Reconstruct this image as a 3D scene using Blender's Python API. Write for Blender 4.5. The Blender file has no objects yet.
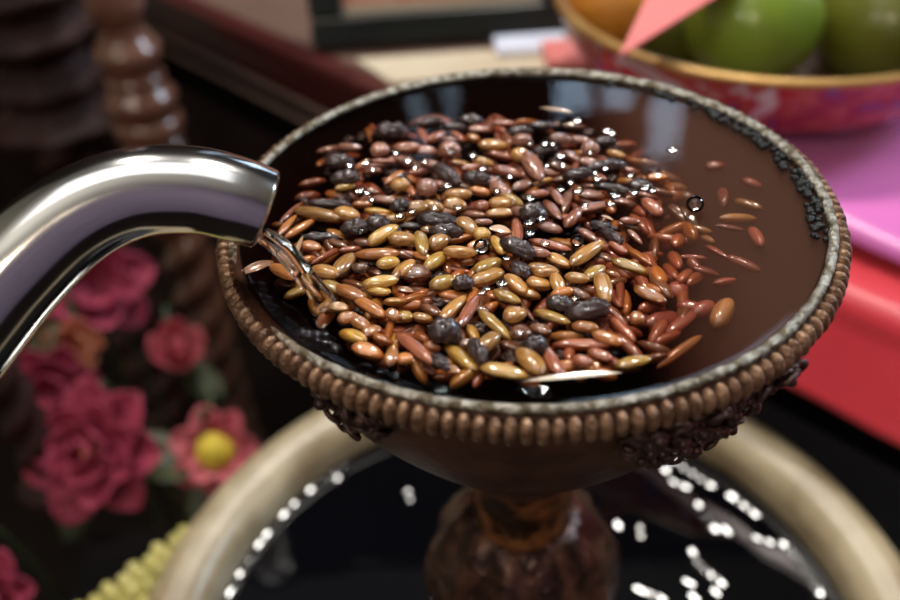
import bpy, math, random
from mathutils import Vector, Matrix, noise

random.seed(11)
S = bpy.context.scene
COL = S.collection
Z0 = 0.80            # height of the goblet rim above the floor
PI = math.pi

# ------------------------------------------------------------------ camera
f_px = 900.0
LOC = Vector((-0.01604, -0.14993, 0.09754 + Z0))
FWD = Vector((0.0, 0.77377302, -0.63346295))
RGT = Vector((0.99820235, -0.03796587, -0.0463752))
UPV = Vector((0.05993385, 0.63232421, 0.77238205))
cd = bpy.data.cameras.new('camera')
cd.sensor_fit = 'HORIZONTAL'; cd.sensor_width = 36.0; cd.lens = 36.0 * f_px / 900.0
cd.clip_start = 0.005; cd.clip_end = 50
cd.dof.use_dof = True; cd.dof.focus_distance = 0.162; cd.dof.aperture_fstop = 9.0
cam = bpy.data.objects.new('camera', cd)
M = Matrix((RGT, UPV, -FWD)).transposed().to_4x4(); M.translation = LOC
cam.matrix_world = M
COL.objects.link(cam); S.camera = cam

# ------------------------------------------------------------------ world, lights, exposure
S.view_settings.view_transform = 'Standard'
S.view_settings.look = 'None'
S.view_settings.exposure = 0.0
S.view_settings.gamma = 1.0
S.view_settings.use_curve_mapping = False
W = bpy.data.worlds.new('world'); S.world = W; W.use_nodes = True
bg = W.node_tree.nodes['Background']
bg.inputs[0].default_value = (0.6, 0.62, 0.7, 1); bg.inputs[1].default_value = 0.05


def area(name, loc, target, sx, sy, power, col):
    l = bpy.data.lights.new(name, 'AREA'); l.shape = 'RECTANGLE'; l.size = sx; l.size_y = sy
    l.energy = power; l.color = col
    o = bpy.data.objects.new(name, l); o.location = loc
    o.rotation_euler = (Vector(target) - Vector(loc)).to_track_quat('-Z', 'Y').to_euler()
    COL.objects.link(o); return o


area('ceiling_panel_light', (-0.25, -0.05, 2.46), (-0.25, -0.05, 0), 1.7, 0.9, 7, (0.95, 0.97, 1.0))
area('window_light', (1.40, 0.50, 1.62), (-0.05, 0.12, 0.78), 0.25, 0.6, 15, (0.66, 0.82, 1.0))  # unseen cool source for bluish edge highlights; no window stands there
area('warm_room_light', (-0.5, -1.5, 1.9), (0.1, 0.0, 0.75), 0.45, 0.45, 6, (1.0, 0.84, 0.62))
area('altar_lamp_light', (0.24, 0.55, 2.05), (0.03, 0.0, 0.75), 0.16, 0.16, 9, (1.0, 0.95, 0.88))  # this and the next: small overhead lights added for glints and key light
area('altar_lamp_light', (-0.34, 0.62, 2.10), (0.0, 0.0, 0.75), 0.16, 0.16, 8, (1.0, 0.95, 0.88))
area('uplight', (-1.1, -0.9, 1.75), (-0.5, -0.4, 2.5), 0.3, 0.3, 9, (1.0, 0.96, 0.88))  # added to brighten the ceiling that the spout mirrors


# ------------------------------------------------------------------ helpers
def at_z(px, py, z):
    """point of the picture on the level z"""
    d = FWD * f_px + RGT * (px - 450) - UPV * (py - 300)
    t = (z - LOC.z) / d.z
    return LOC + d * t


def at_d(px, py, depth):
    d = FWD * f_px + RGT * (px - 450) - UPV * (py - 300)
    return LOC + d * (depth / f_px)


def tag(o, label, cat, group=None):
    o['label'] = label; o['category'] = cat
    if group: o['group'] = group
    return o


def thing(name, label, cat, loc, group=None):
    o = bpy.data.objects.new(name, None); o.empty_display_size = 0.01
    o.location = loc; COL.objects.link(o)
    return tag(o, label, cat, group)


def mesh(name, verts, faces, mat, smooth=True):
    me = bpy.data.meshes.new(name)
    me.from_pydata([tuple(v) for v in verts], [], faces)
    me.validate(); me.update()
    if smooth: me.polygons.foreach_set('use_smooth', [True] * len(me.polygons))
    if mat: me.materials.append(mat)
    return me


def obj(name, vf, mat, parent=None, smooth=True, sub=0, bevel=0):
    v, f = vf
    o = bpy.data.objects.new(name, mesh(name, v, f, mat, smooth))
    COL.objects.link(o)
    if parent:
        o.parent = parent
        o.matrix_parent_inverse = Matrix.Translation(parent.location).inverted()
    if bevel:
        b = o.modifiers.new('bevel', 'BEVEL'); b.width = bevel; b.segments = 3
    if sub:
        s = o.modifiers.new('sub', 'SUBSURF'); s.levels = sub; s.render_levels = sub
    return o


def struct(name, vf, mat):
    o = obj(name, vf, mat, smooth=False); o['kind'] = 'structure'; return o


def join(*parts):
    V, F = [], []
    for v, f in parts:
        b = len(V); V += [Vector(p) for p in v]; F += [tuple(i + b for i in q) for q in f]
    return V, F


def box(x0, x1, y0, y1, z0, z1):
    v = [Vector((x, y, z)) for z in (z0, z1) for y in (y0, y1) for x in (x0, x1)]
    return v, [(0, 2, 3, 1), (4, 5, 7, 6), (0, 1, 5, 4), (2, 6, 7, 3), (0, 4, 6, 2), (1, 3, 7, 5)]


def obox(o, u, v, w):
    """box from corner o along three vectors"""
    p = [o + u * a + v * b + w * c for c in (0, 1) for b in (0, 1) for a in (0, 1)]
    fs = [(0, 2, 3, 1), (4, 5, 7, 6), (0, 1, 5, 4), (2, 6, 7, 3), (0, 4, 6, 2), (1, 3, 7, 5)]
    if u.cross(v).dot(w) < 0: fs = [q[::-1] for q in fs]
    return p, fs


def lathe(prof, n=96, loc=(0, 0, 0), wob=None, closed=False, cap=True):
    V, F = [], []
    L = Vector(loc)
    for r, z in prof:
        for k in range(n):
            a = 2 * PI * k / n
            rr = r if wob is None else wob(r, z, a)
            V.append(L + Vector((rr * math.cos(a), rr * math.sin(a), z)))
    m = len(prof)
    for j in range(m - 1 if not closed else m):
        for k in range(n):
            a, b = j * n + k, j * n + (k + 1) % n
            c, d = ((j + 1) % m) * n + (k + 1) % n, ((j + 1) % m) * n + k
            F.append((a, b, c, d))
    if not closed and cap:
        for j, flip in ((0, True), (m - 1, False)):
            if prof[j][0] > 1e-6:
                ring = tuple(j * n + k for k in range(n))
                F.append(ring[::-1] if flip else ring)
    return V, F


def spline(pts, per=10):
    """Catmull-Rom through points (tuples of any length)"""
    P = [pts[0]] + list(pts) + [pts[-1]]
    out = []
    for i in range(1, len(P) - 2):
        for k in range(per):
            t = k / per
            out.append(tuple(0.5 * (2 * b + (c - a) * t + (2 * a - 5 * b + 4 * c - d) * t * t + (3 * b - a - 3 * c + d) * t ** 3)
                             for a, b, c, d in zip(P[i - 1], P[i], P[i + 1], P[i + 2])))
    out.append(tuple(pts[-1]))
    return out


def tube(path, n=16, cap=True, shape=None):
    """path: (x,y,z,r) ; shape(a)-> radius factor"""
    V, F = [], []
    P = [Vector(p[:3]) for p in path]
    side = None
    for i, p in enumerate(P):
        t = (P[min(i + 1, len(P) - 1)] - P[max(i - 1, 0)]).normalized()
        if side is None:
            side = t.orthogonal().normalized()
        side = (side - t * side.dot(t)).normalized()
        up = t.cross(side)
        for k in range(n):
            a = 2 * PI * k / n
            r = path[i][3] * (shape(a) if shape else 1)
            V.append(p + side * (r * math.cos(a)) + up * (r * math.sin(a)))
    for i in range(len(P) - 1):
        for k in range(n):
            F.append((i * n + k, i * n + (k + 1) % n, (i + 1) * n + (k + 1) % n, (i + 1) * n + k))
    if cap:
        F.append(tuple(range(n))[::-1]); F.append(tuple((len(P) - 1) * n + k for k in range(n)))
    return V, F


def ellipsoid(c, ax, n=14, m=9, lump=0.0, seed=0.0, freq=3.0):
    """ax: three axis vectors"""
    V, F = [], []
    c = Vector(c)
    def pt(th, ph):
        d = Vector((math.sin(th) * math.cos(ph), math.sin(th) * math.sin(ph), math.cos(th)))
        k = 1 + (lump * noise.noise(d * freq + Vector((seed, seed * 1.7, 3.1))) if lump else 0)
        return c + (ax[0] * d.x + ax[1] * d.y + ax[2] * d.z) * k
    V.append(pt(0, 0))
    for j in range(1, m):
        for k in range(n): V.append(pt(PI * j / m, 2 * PI * k / n))
    V.append(pt(PI, 0))
    for k in range(n): F.append((0, 1 + k, 1 + (k + 1) % n))
    for j in range(m - 2):
        for k in range(n):
            a = 1 + j * n
            F.append((a + k, a + n + k, a + n + (k + 1) % n, a + (k + 1) % n))
    a = 1 + (m - 2) * n; e = len(V) - 1
    for k in range(n): F.append((a + k, e, a + (k + 1) % n))
    return V, F


# ------------------------------------------------------------------ materials
def mat(name, c1, c2=None, rough=0.5, metal=0.0, scale=60.0, bump=0.0, bscale=None, coat=0.0, coat_r=0.05, spec=0.5,
        detail=4.0, lo=0.35, hi=0.65, rand=0.0, sheen=0.0, rough2=None, sss=0.0, stretch=None, tip=False):
    m = bpy.data.materials.new(name); m.use_nodes = True
    nt = m.node_tree; N = nt.nodes; L = nt.links
    b = N['Principled BSDF']
    b.inputs['Roughness'].default_value = rough; b.inputs['Metallic'].default_value = metal
    b.inputs['Coat Weight'].default_value = coat; b.inputs['Coat IOR'].default_value = (1.5 if name.startswith('purple') else 1.75) if tip else 1.5; b.inputs['Coat Roughness'].default_value = coat_r
    b.inputs['Specular IOR Level'].default_value = spec
    if sheen: b.inputs['Sheen Weight'].default_value = sheen
    if sss:
        b.inputs['Subsurface Weight'].default_value = sss
        b.inputs['Subsurface Radius'].default_value = (0.002, 0.001, 0.0005); b.inputs['Subsurface Scale'].default_value = 1.0
    c2 = c2 or c1
    tc = N.new('ShaderNodeTexCoord')
    vec = tc.outputs['Object']
    if stretch:
        mp = N.new('ShaderNodeMapping'); mp.inputs['Scale'].default_value = stretch
        L.new(vec, mp.inputs[0]); vec = mp.outputs[0]
    nz = N.new('ShaderNodeTexNoise'); nz.inputs['Scale'].default_value = scale; nz.inputs['Detail'].default_value = detail
    L.new(vec, nz.inputs['Vector'])
    rp = N.new('ShaderNodeValToRGB')
    rp.color_ramp.elements[0].position = lo; rp.color_ramp.elements[1].position = hi
    rp.color_ramp.elements[0].color = (*c1, 1); rp.color_ramp.elements[1].color = (*c2, 1)
    L.new(nz.outputs['Fac'], rp.inputs[0])
    colr = rp.outputs[0]
    if rand:
        oi = N.new('ShaderNodeObjectInfo'); hs = N.new('ShaderNodeHueSaturation')
        mr = N.new('ShaderNodeMapRange'); mr.inputs[3].default_value = 1 - rand; mr.inputs[4].default_value = 1 + rand
        L.new(oi.outputs['Random'], mr.inputs[0]); L.new(mr.outputs[0], hs.inputs['Value'])
        L.new(colr, hs.inputs['Color']); colr = hs.outputs[0]
    if tip:                                   # the two ends of a grain are browner than its middle
        sp_ = N.new('ShaderNodeSeparateXYZ'); L.new(tc.outputs['Generated'], sp_.inputs[0])
        cr = N.new('ShaderNodeValToRGB'); cr.color_ramp.elements[0].color = (.42, .33, .25, 1); cr.color_ramp.elements[1].color = (.75, .68, .6, 1)
        cr.color_ramp.elements[0].position = .02; cr.color_ramp.elements[1].position = .99
        for p_, c_ in ((.2, (.95, .92, .88, 1)), (.35, (1, 1, 1, 1)), (.8, (1.0, 1.0, 1.0, 1)), (.88, (1.15, 1.1, 1.0, 1))):
            e_ = cr.color_ramp.elements.new(p_); e_.color = c_
        L.new(sp_.outputs[0], cr.inputs[0])
        mm = N.new('ShaderNodeMix'); mm.data_type = 'RGBA'; mm.blend_type = 'MULTIPLY'; mm.inputs[0].default_value = 1
        L.new(colr, mm.inputs[6]); L.new(cr.outputs[0], mm.inputs[7]); colr = mm.outputs[2]
    L.new(colr, b.inputs['Base Color'])
    if rough2 is not None:
        mr2 = N.new('ShaderNodeMapRange'); mr2.inputs[1].default_value = lo; mr2.inputs[2].default_value = hi
        mr2.inputs[3].default_value = rough; mr2.inputs[4].default_value = rough2
        L.new(nz.outputs['Fac'], mr2.inputs[0]); L.new(mr2.outputs[0], b.inputs['Roughness'])
    if bump:
        n2 = N.new('ShaderNodeTexNoise'); n2.inputs['Scale'].default_value = bscale or scale * 2
        n2.inputs['Detail'].default_value = 5
        L.new(vec, n2.inputs['Vector'])
        bp = N.new('ShaderNodeBump'); bp.inputs['Strength'].default_value = bump; bp.inputs['Distance'].default_value = 0.001
        L.new(n2.outputs['Fac'], bp.inputs['Height']); L.new(bp.outputs[0], b.inputs['Normal'])
    return m


def liquid_mat(name, tint, absorb, density, scat=None, sdens=0.0, ior=1.333):
    m = bpy.data.materials.new(name); m.use_nodes = True
    nt = m.node_tree; N = nt.nodes; L = nt.links
    for n in list(N): N.remove(n)
    out = N.new('ShaderNodeOutputMaterial')
    tr = N.new('ShaderNodeBsdfTransparent'); tr.inputs[0].default_value = (*tint, 1)
    gl = N.new('ShaderNodeBsdfGlossy'); gl.inputs['Roughness'].default_value = 0.015
    fr = N.new('ShaderNodeFresnel'); fr.inputs[0].default_value = ior
    mx = N.new('ShaderNodeMixShader')
    L.new(fr.outputs[0], mx.inputs[0]); L.new(tr.outputs[0], mx.inputs[1]); L.new(gl.outputs[0], mx.inputs[2])
    L.new(mx.outputs[0], out.inputs['Surface'])
    if density:
        va = N.new('ShaderNodeVolumeAbsorption'); va.inputs['Color'].default_value = (*absorb, 1)
        va.inputs['Density'].default_value = density
        last = va
        if scat:
            vs = N.new('ShaderNodeVolumeScatter'); vs.inputs['Color'].default_value = (*scat, 1)
            vs.inputs['Density'].default_value = sdens
            ad = N.new('ShaderNodeAddShader'); L.new(va.outputs[0], ad.inputs[0]); L.new(vs.outputs[0], ad.inputs[1]); last = ad
        L.new(last.outputs[0], out.inputs['Volume'])
    return m


# ------------------------------------------------------------------ the room
M_wood = mat('dark_red_wood', (0.055, 0.009, 0.009), (0.085, 0.016, 0.014), 0.32, scale=30, coat=0.3, coat_r=0.2, stretch=(1, 8, 8))
M_black = mat('black_wood', (0.003, 0.0024, 0.003), (0.005, 0.004, 0.004), 0.8, scale=20, spec=0.04)
M_wallp = mat('olive_plaster', (0.30, 0.28, 0.20), (0.36, 0.33, 0.24), 0.85, scale=4)
M_wallb = mat('dark_panelling', (0.010, 0.005, 0.004), (0.016, 0.008, 0.006), 0.7, spec=.1, scale=3, stretch=(6, 1, 1))
M_ceil = mat('white_plaster', (0.76, 0.75, 0.70), (0.80, 0.78, 0.74), 0.9, scale=5)
M_floor = mat('dark_floorboards', (0.007, 0.004, 0.0035), (0.011, 0.007, 0.005), 0.6, spec=.1, scale=8, stretch=(1, 10, 1))
X0, X1, Y0, Y1, H = -1.6, 1.6, -1.8, 1.3, 2.5
struct('floor', box(X0, X1, Y0, Y1, -0.1, 0), M_floor)
struct('ceiling', box(X0, X1, Y0, Y1, H, H + 0.1), M_ceil)
struct('wall_back', box(X0, X1, Y1, Y1 + 0.1, 0, H), M_wallb)
struct('wall_front', box(X0, X1, Y0 - 0.1, Y0, 0, H), mat('mauve_plaster', (0.26, 0.20, 0.30), (0.32, 0.25, 0.36), 0.85, scale=4))
struct('wall_left', box(X0 - 0.1, X0, Y0, Y1, 0, H), M_wallp)
struct('wall_right', box(X1, X1 + 0.1, Y0, Y1, 0, H), M_wallp)

def glow_mat(name, strength):
    m = bpy.data.materials.new(name); m.use_nodes = True
    b = m.node_tree.nodes['Principled BSDF']; b.inputs['Base Color'].default_value = (0.3, 0.34, 0.4, 1)
    b.inputs['Emission Color'].default_value = (0.55, 0.75, 1.0, 1); b.inputs['Emission Strength'].default_value = strength
    return m


M_wf = mat('window_paint', (0.02, 0.012, 0.01), None, 0.6)
for wi, (xa, xb, zt_, st_) in enumerate(((-0.065, -0.040, 1.56, 1.2), (-0.005, 0.015, 1.56, 1.2), (0.185, 0.255, 1.475, 3.2), (0.275, 0.325, 1.47, 3.0), (0.36, 0.415, 1.58, 3.4))):  # glowing slits added so the tea mirrors them as pale streaks
    nm = 'window_%d' % (wi + 1)
    w = obj(nm, join(box(xa - .012, xa, Y1 - .02, Y1, .95, zt_ + .012), box(xb, xb + .012, Y1 - .02, Y1, .95, zt_ + .012), box(xa, xb, Y1 - .02, Y1, zt_, zt_ + .012), box(xa, xb, Y1 - .02, Y1, .95, .962)), M_wf, smooth=False)
    w['kind'] = 'structure'
    obj('window_pane', box(xa, xb, Y1 - .010, Y1 - .004, .962, zt_), glow_mat('daylit_pane_%d' % wi, st_), w, smooth=False)

# ------------------------------------------------------------------ the altar table
TZ = Z0 - 0.10
E1 = at_z(300, 43, TZ); E2 = at_z(830, 270, TZ)
U = (E2 - E1); U.z = 0; U.normalize()
Nn = Vector((U.y, -U.x, 0))                # outward, toward the camera
if Nn.dot(LOC - E1) < 0: Nn = -Nn
up = Vector((0, 0, 1))
o0 = E1 - U * 0.45
alt = thing('altar_table', 'dark red lacquered altar table with a moulded edge, running behind the goblet', 'table', (o0.x, o0.y, 0))
LEN = 1.05
obj('table_top', obox(o0 - up * 0.012, U * LEN, -Nn * 0.55, up * 0.012), mat('altar_top', (0.13, 0.075, 0.055), (0.18, 0.11, 0.085), 0.35, scale=14, stretch=(2, 9, 2)), alt, smooth=False)
obj('fascia', obox(o0 - up * 0.042 - Nn * 0.004, U * LEN, Nn * -0.012, up * 0.030), M_wood, alt, smooth=False)
obj('edge_board', obox(o0 - up * 0.011, U * LEN, Nn * 0.012, up * 0.012), M_wood, alt, smooth=False, bevel=0.003)
M_mould = mat('worn_moulding', (0.24, 0.15, 0.13), (0.30, 0.20, 0.17), 0.4, scale=40)  # paler than the table wood, painting the light along the edge lines
for zz, rr, nm in ((-0.037, 0.0018, 'moulding'), (-0.049, 0.0016, 'moulding')):
    a = o0 + up * zz + Nn * 0.001; b = a + U * LEN
    obj(nm, tube([(*a, rr), (*b, rr)], 10), M_mould, alt)
obj('apron', obox(o0 - up * 0.085 - Nn * 0.012, U * LEN, Nn * -0.01, up * 0.04), M_black, alt, smooth=False)
for a, b in ((0.03, 0.5), (0.98, 0.5), (0.98, 0.06)):
    c = o0 + U * a - Nn * b
    obj('leg', obox(Vector((c.x - .02, c.y - .02, 0)), Vector((.04, 0, 0)), Vector((0, .04, 0)), up * (TZ - 0.012)), M_black, alt, smooth=False)

# low dark stand under the basin
LZ = Z0 - 0.235
st = thing('low_stand', 'black wooden stand carrying the big beige basin', 'table', (-0.02, 0, 0))
obj('stand_top', box(-0.185, 0.14, -0.13, 0.105, LZ - 0.02, LZ), M_black, st, smooth=False)
for x in (-0.165, 0.12):
    for y in (-0.11, 0.085):
        obj('leg', box(x - .015, x + .015, y - .015, y + .015, 0, LZ - 0.02), M_black, st, smooth=False)

# ------------------------------------------------------------------ cloths on the altar
M_red = mat('red_satin', (0.68, 0.035, 0.055), (0.76, 0.05, 0.075), 0.38, scale=6, sheen=0.3)
M_pink = mat('pink_satin', (0.68, 0.14, 0.48), (0.76, 0.22, 0.58), 0.30, scale=6, sheen=0.3)


def cloth(s0, s1, d_in, d_out, drop, lift, amp, seed, ns=60, nd=40):
    """cloth lying on the table top from d_in behind the edge, over the edge and down by drop"""
    V, F = [], []
    for i in range(ns + 1):
        s = s0 + (s1 - s0) * i / ns
        for j in range(nd + 1):
            q = j / nd * (d_in + d_out + drop)
            r = 0.008
            w = noise.noise(Vector((s * 14, seed, q * 4))) + 0.5 * noise.noise(Vector((s * 30 + q * 10, seed + 4, q * 7)))
            if q < d_in + d_out - r:
                p = o0 + U * s + Nn * (q - d_in) + up * (lift + amp * 0.5 * (w + 1.0))
            else:
                h = q - (d_in + d_out - r)
                if h < r * PI / 2:
                    an = h / r
                    p = o0 + U * s + Nn * (d_out - r + r * math.sin(an)) + up * (lift - r + r * math.cos(an) + amp * 0.5 * (w + 1.0))
                else:
                    h -= r * PI / 2
                    p = o0 + U * s + Nn * (d_out + h * 0.45 + amp * 1.4 * (w + 1.0) * min(1, h / 0.03)) + up * (lift - r - h + amp * 0.5 * (w + 1.0) * max(0, 1 - h / .02))
            V.append(p)
    for i in range(ns):
        for j in range(nd):
            a = i * (nd + 1) + j
            F.append((a, a + 1, a + nd + 2, a + nd + 1))
    return V, F


def add_cloth(name, vf, m, label, cat):
    o = obj(name, vf, m); s = o.modifiers.new('thick', 'SOLIDIFY'); s.thickness = 0.0012; s.offset = 1
    return tag(o, label, cat)


s_at = lambda px, py: (at_z(px, py, TZ) - o0).dot(U)
sE2 = s_at(830, 270)
add_cloth('altar_cloth', cloth(sE2 - 0.15, 1.04, 0.06, 0.016, 0.029, 0.0022, 0.0036, 3.0), M_red,
          'red satin altar cloth hanging over the table edge beside the goblet', 'cloth')
add_cloth('offering_scarf', cloth(sE2 - 0.13, 1.02, 0.24, -0.004, 0.0, 0.0095, 0.0065, 9.0), M_pink,
          'shiny pink satin cloth spread under the fruit bowl', 'cloth')

# ------------------------------------------------------------------ picture frame
fa = at_z(314, 57, TZ); fb = at_z(574, 39, TZ)
fu = (fb - fa).normalized(); FW = (fb - fa).length
fback = Vector((-fu.y, fu.x, 0))
if fback.dot(FWD) < 0: fback = -fback
lean = (up * math.cos(0.22) + fback * math.sin(0.22)).normalized()
fn = fu.cross(lean).normalized()
if fn.dot(LOC - fa) < 0: fn = -fn
M_fr = mat('green_black_lacquer', (0.008, 0.012, 0.010), (0.014, 0.020, 0.016), 0.3, scale=30)
fr = thing('picture_frame', 'dark green-black framed picture leaning on the altar behind the goblet', 'picture frame', fa)
FH = 0.20; bw = 0.0155; th = 0.014
base = fa + up * 0.004 - fn * th
obj('frame_rail', obox(base, fu * FW, lean * bw, fn * th), M_fr, fr, smooth=False, bevel=0.002)
obj('frame_rail', obox(base + lean * (FH - bw), fu * FW, lean * bw, fn * th), M_fr, fr, smooth=False, bevel=0.002)
obj('frame_stile', obox(base + lean * bw, fu * bw * 1.1, lean * (FH - 2 * bw), fn * th), M_fr, fr, smooth=False, bevel=0.002)
obj('frame_stile', obox(base + lean * bw + fu * (FW - bw * 1.1), fu * bw * 1.1, lean * (FH - 2 * bw), fn * th), M_fr, fr, smooth=False, bevel=0.002)
M_pic = mat('picture_print', (0.62, 0.22, 0.15), (0.70, 0.42, 0.30), 0.5, scale=25, stretch=(3, 1, 1))
obj('picture', obox(base + lean * bw * 0.8 + fu * bw * 0.8, fu * (FW - bw * 1.6), lean * (FH - bw * 1.6), fn * th * 0.5), M_pic, fr, smooth=False)
obj('mat_border', obox(base + lean * bw * 0.9 + fu * bw, fu * (FW - bw * 2), lean * 0.006, fn * th * 0.56), mat('cream_board', (0.6, 0.5, 0.38), None, 0.7), fr, smooth=False)
obj('easel_leg', obox(base + fu * (FW * .47) + lean * 0.1, fu * 0.02, fback * 0.06 - up * (lean.z * 0.1 + 0.003), fn * -0.003), M_fr, fr, smooth=False)

# beige mat and papers
M_mat = mat('beige_cloth', (0.55, 0.46, 0.33), (0.62, 0.53, 0.39), 0.8, scale=200, bump=0.3)
a = at_z(392, 86, TZ); b = at_z(356, 62, TZ)
mv = (b - a); mv.z = 0
mo = obj('table_runner', obox(a + up * 0.0004, fu * 0.15, mv, up * 0.0016), M_mat, smooth=False, bevel=0.0006)
tag(mo, 'beige cloth runner lying on the altar in front of the picture frame', 'cloth')

M_paper = mat('white_paper', (0.62, 0.66, 0.80), (0.70, 0.73, 0.85), 0.7, scale=30)
a = at_z(497, 62, TZ)
wp = obj('folded_paper', obox(a + up * 0.0025, fu * 0.037, fback * 0.020, up * 0.003), M_paper, smooth=False, bevel=0.0008)
tag(wp, 'white folded paper on the beige runner under the picture frame corner', 'paper')
M_salm = mat('salmon_paper', (0.72, 0.20, 0.19), (0.78, 0.25, 0.23), 0.55, scale=12)
a = at_z(548, 78, TZ)
sp = obj('pink_packet', obox(a + up * 0.0025, fu * 0.035, fback * 0.026, up * 0.006), M_salm, smooth=False, bevel=0.001)
tag(sp, 'salmon pink packet lying on the altar left of the fruit bowl', 'packet')

# ------------------------------------------------------------------ fruit bowl
FD = 0.405
BR = 0.090
near = at_d(868, 84, 0.305)                # nearest point of the gold rim
BC = Vector((near.x - 0.004, near.y + BR, 0))
BZ = near.z
bz0 = TZ + 0.0185
hgt = BZ - bz0
M_por = bpy.data.materials.new('painted_porcelain'); M_por.use_nodes = True
nt = M_por.node_tree; N = nt.nodes; L = nt.links; b = N['Principled BSDF']
b.inputs['Roughness'].default_value = 0.25
tc = N.new('ShaderNodeTexCoord'); vo = N.new('ShaderNodeTexNoise'); vo.inputs['Scale'].default_value = 34; vo.inputs['Detail'].default_value = 3.5; vo.inputs['Distortion'].default_value = 1.2
L.new(tc.outputs['Object'], vo.inputs['Vector'])
rp = N.new('ShaderNodeValToRGB'); rp.color_ramp.interpolation = 'EASE'
es = rp.color_ramp.elements
es[0].position = 0.30; es[0].color = (0.05, 0.10, 0.38, 1)
es[1].position = 0.80; es[1].color = (0.10, 0.18, 0.5, 1)
for p_, c_ in ((0.40, (0.30, 0.02, 0.04, 1)), (0.47, (0.45, 0.10, 0.07, 1)), (0.53, (0.40, 0.03, 0.05, 1)), (0.60, (0.62, 0.60, 0.66, 1)), (0.68, (0.5, 0.08, 0.10, 1))):
    e = es.new(p_); e.color = c_
L.new(vo.outputs['Fac'], rp.inputs[0]); L.new(rp.outputs[0], b.inputs['Base Color'])
M_gold = mat('worn_gilt', (0.36, 0.19, 0.05), (0.55, 0.33, 0.11), 0.38, metal=0.5, scale=30)
fbw = thing('fruit_bowl', 'painted red, blue and white porcelain bowl with a gilt rim, holding fruit', 'bowl', (BC.x, BC.y, bz0))
prof = spline([(0.0, 0.004), (0.052, 0.004), (0.055, 0.0), (0.058, 0.003), (0.074, hgt * .25), (0.085, hgt * .62), (BR, hgt)], 6)
prof2 = spline([(BR - 0.003, hgt), (0.081, hgt * .62), (0.069, hgt * .27), (0.03, 0.012), (0.0, 0.011)], 6)
obj('bowl_body', lathe(prof, 96, (BC.x, BC.y, bz0), cap=False), M_por, fbw)
obj('bowl_interior', lathe([(BR - .0002, hgt)] + prof2, 96, (BC.x, BC.y, bz0), cap=False), mat('brown_glaze', (0.08, 0.04, 0.02), (0.12, 0.06, 0.03), .5), fbw)  # inside coloured dark brown for the shade among the fruits
ringp = [(BR - 0.0015 + 0.0026 * math.cos(t), hgt + 0.0018 * math.sin(t)) for t in [2 * PI * k / 10 for k in range(10)]]
obj('gilt_rim', lathe(ringp, 96, (BC.x, BC.y, bz0), closed=True), M_gold, fbw)


def fruit(name, c, r, squash, m, label, cat, stem=True, lumps=0.04, seed=1):
    root = thing(name, label, cat, (c.x, c.y, c.z - r * squash))
    V, F = [], []
    prof = []
    for k in range(25):
        t = PI * k / 24
        rr = r * math.sin(t); z = -r * squash * math.cos(t)
        dim = (0.22 if z > 0 else .08) * r * math.exp(-(rr / (0.30 * r)) ** 2)
        prof.append((rr, z - dim if z > 0 else z + dim * .5))
    def wob(rr, z, a): return rr * (1 + lumps * math.cos(4 * a + seed) * 0.5 + lumps * 0.4 * math.sin(3 * a + seed * 2))
    obj('flesh', lathe(prof, 40, c, wob), m, root)
    if stem:
        zt = c.z + r * squash - 0.22 * r
        obj('stem', tube(spline([(c.x, c.y, zt, .0016), (c.x + .001, c.y, zt + .006, .0013), (c.x + .003, c.y, zt + .012, .0017)], 4), 8), M_stem, root)
    return root


M_stem = mat('stalk_brown', (0.10, 0.06, 0.03), (0.16, 0.1, 0.05), 0.7)
M_gr1 = mat('green_skin', (0.15, 0.23, 0.020), (0.21, 0.30, 0.03), 0.28, scale=40, coat=0.2)
M_gr2 = mat('olive_skin', (0.09, 0.10, 0.010), (0.13, 0.14, 0.014), 0.32, scale=40, coat=0.2)
M_or = mat('orange_skin', (0.55, 0.20, 0.02), (0.65, 0.26, 0.03), 0.4, scale=300, bump=0.5)
fruit('green_apple', at_d(752, 22, 0.350), 0.0255, 1.0, M_gr1, 'bright green round fruit in the gilt-rimmed bowl, left of the olive one', 'fruit', seed=1)
fruit('green_apple', at_d(888, 22, 0.358), 0.0285, 0.95, M_gr2, 'olive green round fruit at the right of the gilt-rimmed bowl', 'fruit', seed=2.3)
fruit('orange', at_d(618, 4, 0.375), 0.021, 0.95, M_or, 'orange fruit at the left end of the gilt-rimmed bowl', 'fruit', seed=3, lumps=0.01)
fruit('green_apple', at_d(672, 22, 0.385), 0.0225, 0.95, M_gr2, 'darker green fruit behind the pink paper point in the bowl', 'fruit', seed=4.3)
# pink pointed paper
p0 = at_d(619, 57, 0.305); p1 = at_d(716, -3, 0.32); p2 = at_d(652, -14, 0.32)
p3 = p1 + (p1 - p0) * 0.6; p4 = p2 + (p2 - p0) * 0.6
nn = (p1 - p0).cross(p2 - p0).normalized() * 0.0008
V = [p0 + nn, p1 + nn, p2 + nn, p3 + nn, p4 + nn, p0 - nn, p1 - nn, p2 - nn, p3 - nn, p4 - nn]
F = [(0, 1, 2), (1, 3, 4, 2), (5, 7, 6), (6, 7, 9, 8), (0, 5, 6, 1), (1, 6, 8, 3), (3, 8, 9, 4), (4, 9, 7, 2), (2, 7, 5, 0)]
pp = obj('paper_pennant', (V, F), mat('coral_paper', (0.80, 0.17, 0.16), (0.86, 0.21, 0.20), 0.5, scale=10), smooth=False)
tag(pp, 'coral pink pointed paper sticking out over the fruit bowl rim', 'paper')

# ------------------------------------------------------------------ carved posts
M_post = mat('carved_wood', (0.13, 0.05, 0.03), (0.19, 0.08, 0.05), 0.30, scale=30, coat=0.8, coat_r=0.15)
M_postd = mat('old_carved_wood', (0.026, 0.010, 0.008), (0.045, 0.017, 0.014), 0.6, spec=.25, scale=30)


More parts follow.
